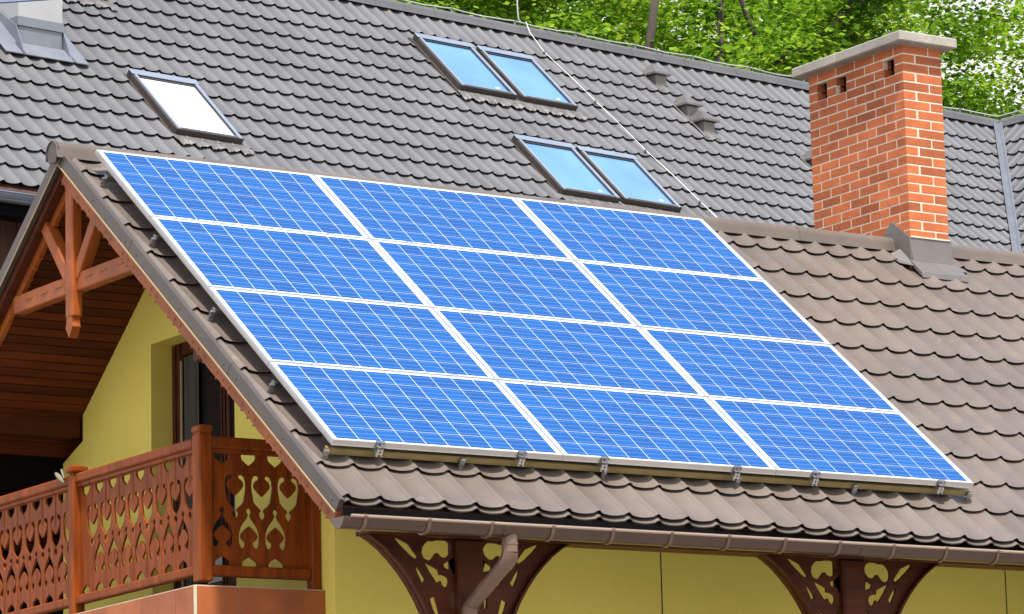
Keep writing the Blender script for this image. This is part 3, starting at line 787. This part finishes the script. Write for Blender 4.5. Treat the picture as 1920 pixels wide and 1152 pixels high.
# walls: brown boards
mb = MB()
ye = 3.72 * math.cos(T2) - .55
FW = Frame(BF(0, 0, 0), BX, BY, UZ)
mb.box(FW, XL + .5, 5.3, -ye, -ye + .25, ZG - BO.z, -2.52 + .45, bev=0)
xb = XL + .55
while xb < 5.2:
    mb.box(FW, xb, xb + .17, -ye - .018, -ye - .001, ZG - BO.z + .5, -2.10, bev=.006); xb += .18
mb.box(FW, XL + .5, XL + .75, -ye + .251, 4.2, ZG - BO.z, -2.1)
mb.box(FW, XL + .751, 13.5, 3.95, 4.2, ZG - BO.z, -2.1)
mb.build('boarded_wall', M['old_wood'], big)
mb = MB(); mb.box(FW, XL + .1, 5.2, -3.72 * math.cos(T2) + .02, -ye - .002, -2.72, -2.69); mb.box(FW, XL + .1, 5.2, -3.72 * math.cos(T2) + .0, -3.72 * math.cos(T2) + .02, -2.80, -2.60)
mb.build('eave_soffit', M['black'], big)  # soffit coloured black to stand in for the shade under this eave
# gutter along the eave
mb = MB()
g0 = BF(0, -3.735, 0); 
def gp(x, r):
    p = g0 + BX * x - BY * .045 - UZ * .055
    return [p + BY * (r * math.cos(a)) + UZ * (r * math.sin(a)) for a in [PI * (1 + k / 12) for k in range(13)]]
mb.sheet([gp(XL + (5 - XL) * i / 10, .078) for i in range(11)]); mb.sheet([gp(XL + (5 - XL) * i / 10, .075) for i in range(11)])
mb.tube([g0 + BX * x - BY * (.045 + .080) - UZ * .051 for x in (XL, -3, 5)], .011, 8)
gb = mb.build('gutter', M['gutter_grey'], big, smooth=50)
for k in range(18):
    x = XL + .3 + .8 * k
    mb = MB(); mb.sheet([gp(x - .014, .083), gp(x + .014, .083)]); mb.sheet([gp(x - .014, .080), gp(x + .014, .080)]); mb.build('hanger', M['gutter_grey'], gb, smooth=50)

# ---- skylights
def skylight(x0, x1, s0, s1, pale=False, label=None):
    mb = MB(); H = .102; w = .040
    mb.box(BF, x0, x1, s0, s0 + .04, -.01, H + .002, bev=.004); mb.box(BF, x0, x1, s1 - .06, s1, -.01, H - .004, bev=.004)
    mb.box(BF, x0, x0 + .035, s0 + .0405, s1 - .0605, -.01, H - .006, bev=.004); mb.box(BF, x1 - .035, x1, s0 + .0405, s1 - .0605, -.01, H - .006, bev=.004)
    o = mb.build('skylight', M['frame_brown'], big)
    mb = MB()
    mb.box(BF, x0 - .004, x1 + .004, s1 - .085, s1 + .004, H - .0035, H + .010, bev=.004)
    sm = (s0 + s1) / 2
    for a, b in ((x0 + .020, x0 + w + .012), (x1 - w - .012, x1 - .010)):
        mb.box(BF, a, b, s0 + .012, sm - .0015, H - .006, H + .004, bev=.003); mb.box(BF, a, b, sm + .0015, s1 - .0855, H - .006, H + .004, bev=.003)
    mb.box(BF, x0 + w + .0125, x1 - w - .0125, s0 + .026, s0 + .060, H - .012, H - .003, bev=.003)
    mb.build('cover_strip', M['cover'], o)
    mb = MB()
    a0, a1, b0, b1 = x0 + w + .013, x1 - w - .013, s0 + .063, s1 - .086
    mb.box(BF, a0, a1, b1 - .022, b1 - .0005, H - .020, H - .008); mb.box(BF, a0, a0 + .010, b0, b1 - .0225, H - .020, H - .008); mb.box(BF, a1 - .014, a1, b0, b1 - .0225, H - .020, H - .008)
    mb.build('gasket', M['gasket'], o)
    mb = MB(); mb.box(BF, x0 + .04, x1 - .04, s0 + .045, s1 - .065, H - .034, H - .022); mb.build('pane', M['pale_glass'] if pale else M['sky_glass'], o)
    mb = MB()  # small dark triangle of underlay at the top corner and the side gutters
    mb.box(BF, x0 - .035, x0 - .0005, s0 - .02, s1 + .02, -.01, .034); mb.build('side_flashing', M['frame_brown'], o); mb = MB(); mb.box(BF, x1 + .0005, x1 + .035, s0 - .02, s1 + .02, -.01, .034)
    mb.build('side_flashing', M['frame_brown'], o)
    if not pale:
        mb = MB(); mb.prism(Frame(BF(a0 + (a1 - a0) * .80, b0 + .075, H - .0218), BF.ex, BF.ey, BF.ez), [(.030 * math.cos(k * PI / 6), .014 * math.sin(k * PI / 6)) for k in range(12)], 0, .0015); mb.build('sticker', M['blind'], o)
    if label: o['label'] = label
    return o
def apron(x0, x1, s0):
    mb = MB(); rows = []
    n = int((x1 - x0) / .012)
    for s, ex in ((s0 + .0, 0), (s0 - .035, 0), (s0 - .07, .2), (s0 - .11, .7), (s0 - .155, 1), (s0 - .175, 1)):
        row = []
        for i in range(n + 1):
            x = x0 + (x1 - x0) * i / n
            base = .030 + wave((x - phase) / .1815, .028) + .012
            row.append(BF(x, s + ex * .012 * math.sin(x * 34), base * ex + .046 * (1 - ex) + ex * .004 * math.sin(x * 70 + s * 40) + ex * .004 * math.sin(x * 131)))
        rows.append(row)
    mb.sheet(rows); mb.mat(0)
    return mb.build('lead_apron', M['lead'], big, smooth=60)
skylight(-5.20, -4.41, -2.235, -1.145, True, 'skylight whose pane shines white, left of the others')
apron(-5.25, -4.36, -2.24)
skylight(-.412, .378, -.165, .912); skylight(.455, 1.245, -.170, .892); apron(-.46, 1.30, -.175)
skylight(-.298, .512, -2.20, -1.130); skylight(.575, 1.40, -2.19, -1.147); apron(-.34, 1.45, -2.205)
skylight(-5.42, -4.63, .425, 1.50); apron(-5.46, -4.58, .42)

# ---- roof vents
def vent(x, s, w=.165, dpt=.26, hh=.185):
    F = BL(x, s, 0)
    mb = MB(); mb.box(F, 0, w, .0, dpt, -.05, hh, bev=.004); o = mb.build('roof_vent', M['flash'], big)
    mb = MB(); e = .045
    P = [F(-e, -e, hh + .002), F(w + e, -e, hh + .002), F(w + e, dpt + e * .6, hh + .002), F(-e, dpt + e * .6, hh + .002)]
    Q = [p + UZ * .022 for p in P]; R_ = [F(w * .35, dpt * .42, hh + .15), F(w * .65, dpt * .42, hh + .15), F(w * .65, dpt * .7, hh + .15), F(w * .35, dpt * .7, hh + .15)]
    mb.add(P + Q + R_, [(3, 2, 1, 0), (0, 1, 5, 4), (1, 2, 6, 5), (2, 3, 7, 6), (3, 0, 4, 7), (4, 5, 9, 8), (5, 6, 10, 9), (6, 7, 11, 10), (7, 4, 8, 11), (8, 9, 10, 11)])
    mb.build('vent_cap', M['flash'], o)
    mb = MB(); mb.box(Frame(BF(x, s, 0), BF.ex, BF.ey, BF.ez), -.05, w + .05, -.07, dpt * 1.3, .024, .036, bev=.004); mb.build('vent_base', M['flash'], o)
vent(3.165, .858); vent(3.195, .190); vent(3.225, -.140)
vent(4.66, -.62)

# ---- white chimney at the left edge
F = BL(-6.33, -.93, .04)
mb = MB(); mb.box(F, 0, .50, 0, .85, .30, 2.6); o = mb.build('white_chimney', M['white_render'], big)
mb = MB()
mb.box(F, -.012, .512, -.012, .86, .205, .2995, bev=.003); mb.box(F, .004, .496, .004, .85, -.1, .2045)
G2 = Frame(BF(-6.33, -.93, .0), BF.ex, BF.ey, BF.ez)
mb.box(G2, -.06, .56, -.20, .02, .055, .070, bev=.004)
mb.box(G2, .515, .70, -.20, 1.1, .055, .070, bev=.004); mb.box(G2, -.24, -.015, -.20, 1.1, .055, .070, bev=.004)
mb.prism(Frame(F(.512, 0, 0), BY, UZ, BX), [(-.15, -.13), (0, .20), (.6, .62), (.7, .55)], 0, .012)
mb.prism(Frame(F(-.026, 0, 0), BY, UZ, BX), [(-.15, -.13), (0, .20), (.6, .62), (.7, .55)], 0, .012)
mb.build('flashing', M['blue_flash'], o)
mb = MB(); mb.box(F, -.06, .56, -.06, .91, 2.601, 2.68, bev=.01); mb.build('chimney_cap', M['concrete'], o)

# ---- lightning protection
rng = random.Random(3)
cond = MB(); pts = []
x = -9.5
clips = []
while x < XVT - .1:
    p = BF(x, SRB, 0) + UZ * (.012 + .082 * .9 + .055); clips.append(p)
    x += .92
for a, b in zip(clips[:-1], clips[1:]):
    for k in range(6):
        t = k / 6; pts.append(a.lerp(b, t) + UZ * (-.018 * math.sin(PI * t) + rng.uniform(-.004, .004)) + BY * rng.uniform(-.004, .004))
pts.append(clips[-1])
cond.tube(pts, .0075, 6)
corner = BF(XVT, SRB, 0) + UZ * .14
cond.tube([clips[-1], corner + UZ * .0, corner - BY * .5 + UZ * .0, corner - BY * 3, corner - BY * 6], .0075, 6)
dwn = [(1.62, 1.66, .16), (1.622, 1.52, .10), (1.625, 1.152, .062), (1.67, .64, .068), (1.716, .126, .062), (1.75, -.37, .068), (1.785, -.879, .062), (1.84, -1.38, .068), (1.892, -1.893, .062), (1.93, -2.35, .062), (1.96, -3.7, .05)]
cond.tube([BF(*p) for p in dwn], .0038, 6)
rp0 = BF(1.60, SRB, 0) + UZ * .14
cond.tube([rp0 + BX * .03, rp0 + UZ * .03, rp0 + UZ * .12 - BX * .012, rp0 + UZ * .36 - BX * .016], .008, 6)
co = cond.build('lightning_conductor', M['wire'], big)
for p in clips:
    mb = MB(); fr = Frame(p, BX, BY, UZ); mb.box(fr, -.012, .012, -.004, .004, -.075, .006); mb.box(fr, -.010, .010, -.012, .012, -.006, .006); mb.build('wire_clip', M['blue_flash'], co)
for q in (2, 4, 6, 8):
    mb = MB(); fr = Frame(BF(dwn[q][0], dwn[q][1], .0), BF.ex, BF.ey, BF.ez); mb.box(fr, -.012, .012, -.010, .010, .02, .070, bev=.003); mb.build('wire_clip', M['flash'], co)

# =================================================================== TREES
def tree(name, label, base, height, lean, crown_c, crown_r, nclump, leaves, seed, trunk_r=.24, limbs=9, extra=()):
    rg = random.Random(seed)
    root = empty(name, base); tag(root, label, 'tree', 'trees behind the grey roof')
    B = Vector(base); topp = B + Vector((lean[0], lean[1], height))
    mb = MB(); tp = []
    for k in range(9):
        t = k / 8; tp.append(B.lerp(topp, t) + Vector((math.sin(t * 9 + seed) * .22, math.cos(t * 4 + seed) * .18, 0)))
    mb.tube(tp, [trunk_r * (1 - .8 * k / 8) for k in range(9)], 12)
    mb.build('trunk', M['bark'], root, smooth=True)
    cc = Vector(crown_c)
    clumps = []
    lm = MB()
    for i in range(limbs):
        t = .35 + .55 * i / limbs; st = B.lerp(topp, t)
        an = i * 2.4 + seed; el = rg.uniform(.05, .6)
        ln = crown_r[0] * rg.uniform(.7, 1.0)
        pts = []; p = st.copy(); d = Vector((math.cos(an) * math.cos(el), math.sin(an) * math.cos(el), math.sin(el)))
        r0 = trunk_r * (1 - .75 * t) * .55
        for k in range(8):
            pts.append(p.copy()); p += d * ln / 7; d = (d + Vector((rg.uniform(-.28, .28), rg.uniform(-.28, .28), rg.uniform(-.12, .22)))).normalized()
            if k > 1:
                for _ in range(2):
                    e = (d + Vector((rg.uniform(-1, 1), rg.uniform(-1, 1), rg.uniform(-.5, .8)))).normalized(); L2 = rg.uniform(.6, 1.6)
                    q1 = p + e * L2 * .5 + Vector((0, 0, rg.uniform(-.08, .1))); q2 = p + e * L2
                    lm.tube([p, q1, q2], [.03, .02, .008], 5); clumps.append(q2); clumps.append(q1)
        lm.tube(pts, [max(.015, r0 * (1 - .8 * k / 7)) for k in range(8)], 7)
    for pl_, ra, rb in extra: lm.tube([Vector(q) for q in pl_], [ra + (rb - ra) * k / (len(pl_) - 1) for k in range(len(pl_))], 8)
    lm.build('branches', M['bark'], root, smooth=True)
    while len(clumps) < nclump:
        v = Vector((rg.gauss(0, 1), rg.gauss(0, 1), rg.gauss(0, 1))).normalized() * rg.random() ** (1 / 2.4)
        clumps.append(cc + Vector((v.x * crown_r[0], v.y * crown_r[1], v.z * crown_r[2])))
    rg.shuffle(clumps); clumps = clumps[:nclump]
    vs = []; fs = []
    per = leaves // nclump
    R_ = rg.random; G_ = rg.gauss
    for cpt in clumps:
        rr = rg.uniform(.22, .55); fl = rg.uniform(.25, .5)
        tilt = Vector((rg.uniform(-.5, .5), rg.uniform(-.5, .5), 1)).normalized()
        for _ in range(int(per * rg.uniform(.6, 1.4))):
            px = cpt.x + G_(0, rr); py = cpt.y + G_(0, rr); pz = cpt.z + G_(0, rr * fl)
            a = R_() * 6.283; L_ = rg.uniform(.075, .140); w = L_ * .40
            dx, dy, dz = math.cos(a), math.sin(a), rg.uniform(-.75, .15)
            nx, ny = -math.sin(a), math.cos(a); tw = rg.uniform(-.6, .6)
            n = len(vs)
            vs += [(px, py, pz), (px + dx * L_ * .5 + nx * w, py + dy * L_ * .5 + ny * w, pz + dz * L_ * .5 + tw * w), (px + dx * L_, py + dy * L_, pz + dz * L_), (px + dx * L_ * .5 - nx * w, py + dy * L_ * .5 - ny * w, pz + dz * L_ * .5 - tw * w)]
            fs.append((n, n + 1, n + 2, n + 3))
    mb = MB(); mb.v = vs; mb.f = fs; mb.m = [0] * len(fs)
    mb.build('crown', M['leaf'], root, recalc=False)
    return root
#TREES#
TR = [
 ('broadleaf_tree', 'leafy green tree behind the ridge left of the lightning rod', (13.0, 27.5, ZG), 17, (-.3, 0), (12.6, 30, 11.2), (4.4, 4.2, 3.6), 680, 118000, 11),
 ('broadleaf_tree', 'tall green tree with leaning trunk showing above the middle of the ridge', (18.9, 26.2, ZG), 19, (2.3, .5), (19.8, 31, 11.6), (4.4, 4.4, 3.8), 700, 118000, 5),
 ('broadleaf_tree', 'green tree with dark forked limbs left of the brick chimney', (25.6, 29.5, ZG), 19, (-1.2, 0), (26.0, 33, 12.4), (4.4, 4.2, 4.0), 620, 98000, 23, .24, 9, (([(25.4, 29.3, 7.5), (24.2, 28.2, 10.2), (24.48, 28, 11.26), (24.71, 28, 11.7), (24.91, 28, 12.16), (25.63, 28.05, 12.14), (26.28, 28, 12.26), (27.4, 28.2, 12.5)], .13, .05), ([(24.3, 28, 10.89), (24.71, 27.95, 11.55), (25.3, 28, 11.86), (25.95, 28, 12.02), (26.8, 28, 12.3)], .08, .035), ([(24.6, 28, 11.4), (24.0, 28, 12.2), (23.6, 28, 13.2)], .06, .03))),
 ('broadleaf_tree', 'pale green tree with open sky gaps right of the brick chimney', (33.5, 34.0, ZG), 18, (.4, 0), (32.5, 34, 12.6), (4.6, 4.0, 4.2), 560, 98000, 31),
]
for a in TR: tree(*a)

# =================================================================== SMALL THINGS
mb = MB()
a, b = Vector((-.045, 3.70, .30)), Vector((-.055, 3.56, .215))
d = (b - a)
mb.tube([a, a.lerp(b, .25), a.lerp(b, .6), b], [.010, .016, .017, .009], 12)
mb.tube([a + Vector((.02, -.045, .02)), b + Vector((.0, .0, .03))], [.008, .005], 8)
o = mb.build('rolled_paper', M['paper'], None, smooth=True)
tag(o, 'small pale rolled paper stuck on the balcony handrail beside the second post', 'rolled paper')
mb = MB(); CA, CB = Vector((.458, 8, 4.690)), Vector((3.896, 8, 5.390)); pts = [CA.lerp(CB, k / 14) - UZ * (.020 * math.sin(PI * k / 14)) for k in range(15)]
mb.tube(pts, .009, 8)
tag(mb.build('cable', M['cable'], None, smooth=True), 'thin blue cable hanging across the white chimney at the top left', 'cable')
rg = random.Random(9)
mb = MB()
for k in range(9):
    bpt = Vector((7.86 + rg.uniform(-.035, .05), 3.435 + rg.uniform(-.02, .02), zr + .05)); hgt = rg.uniform(.04, .075); sw = rg.uniform(-.025, .025)
    mb.add([bpt, bpt + Vector((.010, 0, 0)), bpt + Vector((sw + .012, .004, hgt * .7)), bpt + Vector((sw * 1.6, 0, hgt))], [(0, 1, 2, 3)])
o = mb.build('weed', M['weed'], None, recalc=False)
tag(o, 'tiny bright green weed sprouting on the ridge right of the brick chimney', 'weed')

# unseen pale ground that bounces fill light onto the walls
mb = MB(); mb.add([(-400, -400, ZG), (400, -400, ZG), (400, 600, ZG), (-400, 600, ZG)], [(0, 1, 2, 3)])
tag(mb.build('ground', M['grass'], None), kind='structure')

# =================================================================== CAMERA, LIGHT, WORLD
az, el, roll = .8877434806516521, .19328054359600863, -.045237731218375744
fw = Vector((math.cos(el) * math.cos(az), math.cos(el) * math.sin(az), math.sin(el)))
r0 = fw.cross(UZ).normalized(); u0 = r0.cross(fw)
cr, sr = math.cos(roll), math.sin(roll)
rt = r0 * cr + u0 * sr; upv = -r0 * sr + u0 * cr
cam = bpy.data.cameras.new('camera'); co_ = bpy.data.objects.new('camera', cam); COL.objects.link(co_)
mt = Matrix((rt, upv, -fw)).transposed().to_4x4(); mt.translation = Vector((-12.745760, -21.801376, -3.977623))
co_.matrix_world = mt
cam.sensor_fit = 'HORIZONTAL'; cam.sensor_width = 36; cam.lens = 7586.731528 / 1920 * 36
cam.shift_x = -814.988941 / 1920; cam.shift_y = -71.898397 / 1920
cam.clip_end = 2000
S.camera = co_

sd = Vector((-.15, -.39, .91)).normalized()
sun = bpy.data.lights.new('sun', 'SUN'); sun.energy = 3.7; sun.angle = rad(3.5); sun.color = (1., .955, .88)
so = bpy.data.objects.new('sun', sun); COL.objects.link(so); so.rotation_euler = sd.to_track_quat('Z', 'Y').to_euler()
w = bpy.data.worlds.new('World'); S.world = w; w.use_nodes = True
nt = w.node_tree; bg = nt.nodes['Background']
sk = nt.nodes.new('ShaderNodeTexSky'); sk.sky_type = 'NISHITA'; sk.sun_disc = False
sk.sun_elevation = math.asin(sd.z); sk.sun_rotation = math.atan2(sd.x, sd.y) % (2 * PI); sk.dust_density = 2.5; sk.air_density = 1.2
# broken white cloud, thicker towards the horizon
tc = N(nt, 'ShaderNodeTexCoord'); sx = N(nt, 'ShaderNodeSeparateXYZ'); nt.links.new(tc.outputs['Generated'], sx.inputs[0])
mp = N(nt, 'ShaderNodeMapping'); mp.inputs['Scale'].default_value = (1.6, 1.6, 3.2); nt.links.new(tc.outputs['Generated'], mp.inputs[0])
nz = N(nt, 'ShaderNodeTexNoise', Scale=1.7, Detail=7., Roughness=.55); nt.links.new(mp.outputs[0], nz.inputs['Vector'])
hz = N(nt, 'ShaderNodeMapRange'); hz.inputs['From Min'].default_value = .62; hz.inputs['From Max'].default_value = .12; hz.inputs['To Min'].default_value = -.06; hz.inputs['To Max'].default_value = .55
nt.links.new(sx.outputs['Z'], hz.inputs['Value'])
ad = N(nt, 'ShaderNodeMath', operation='ADD'); nt.links.new(nz.outputs['Fac'], ad.inputs[0]); nt.links.new(hz.outputs[0], ad.inputs[1])
cr_ = N(nt, 'ShaderNodeValToRGB'); cr_.color_ramp.elements[0].position = .47; cr_.color_ramp.elements[1].position = .72; nt.links.new(ad.outputs[0], cr_.inputs[0])
cm = N(nt, 'ShaderNodeMix', data_type='RGBA'); nt.links.new(cr_.outputs[0], cm.inputs['Factor']); nt.links.new(sk.outputs[0], cm.inputs['A']); cm.inputs['B'].default_value = (6.2, 6.15, 6.1, 1)
nt.links.new(cm.outputs['Result'], bg.inputs['Color']); bg.inputs['Strength'].default_value = .112
S.view_settings.view_transform = 'Standard'; S.view_settings.look = 'None'; S.view_settings.gamma = 1; S.view_settings.exposure = .84
S.render.engine = 'CYCLES'
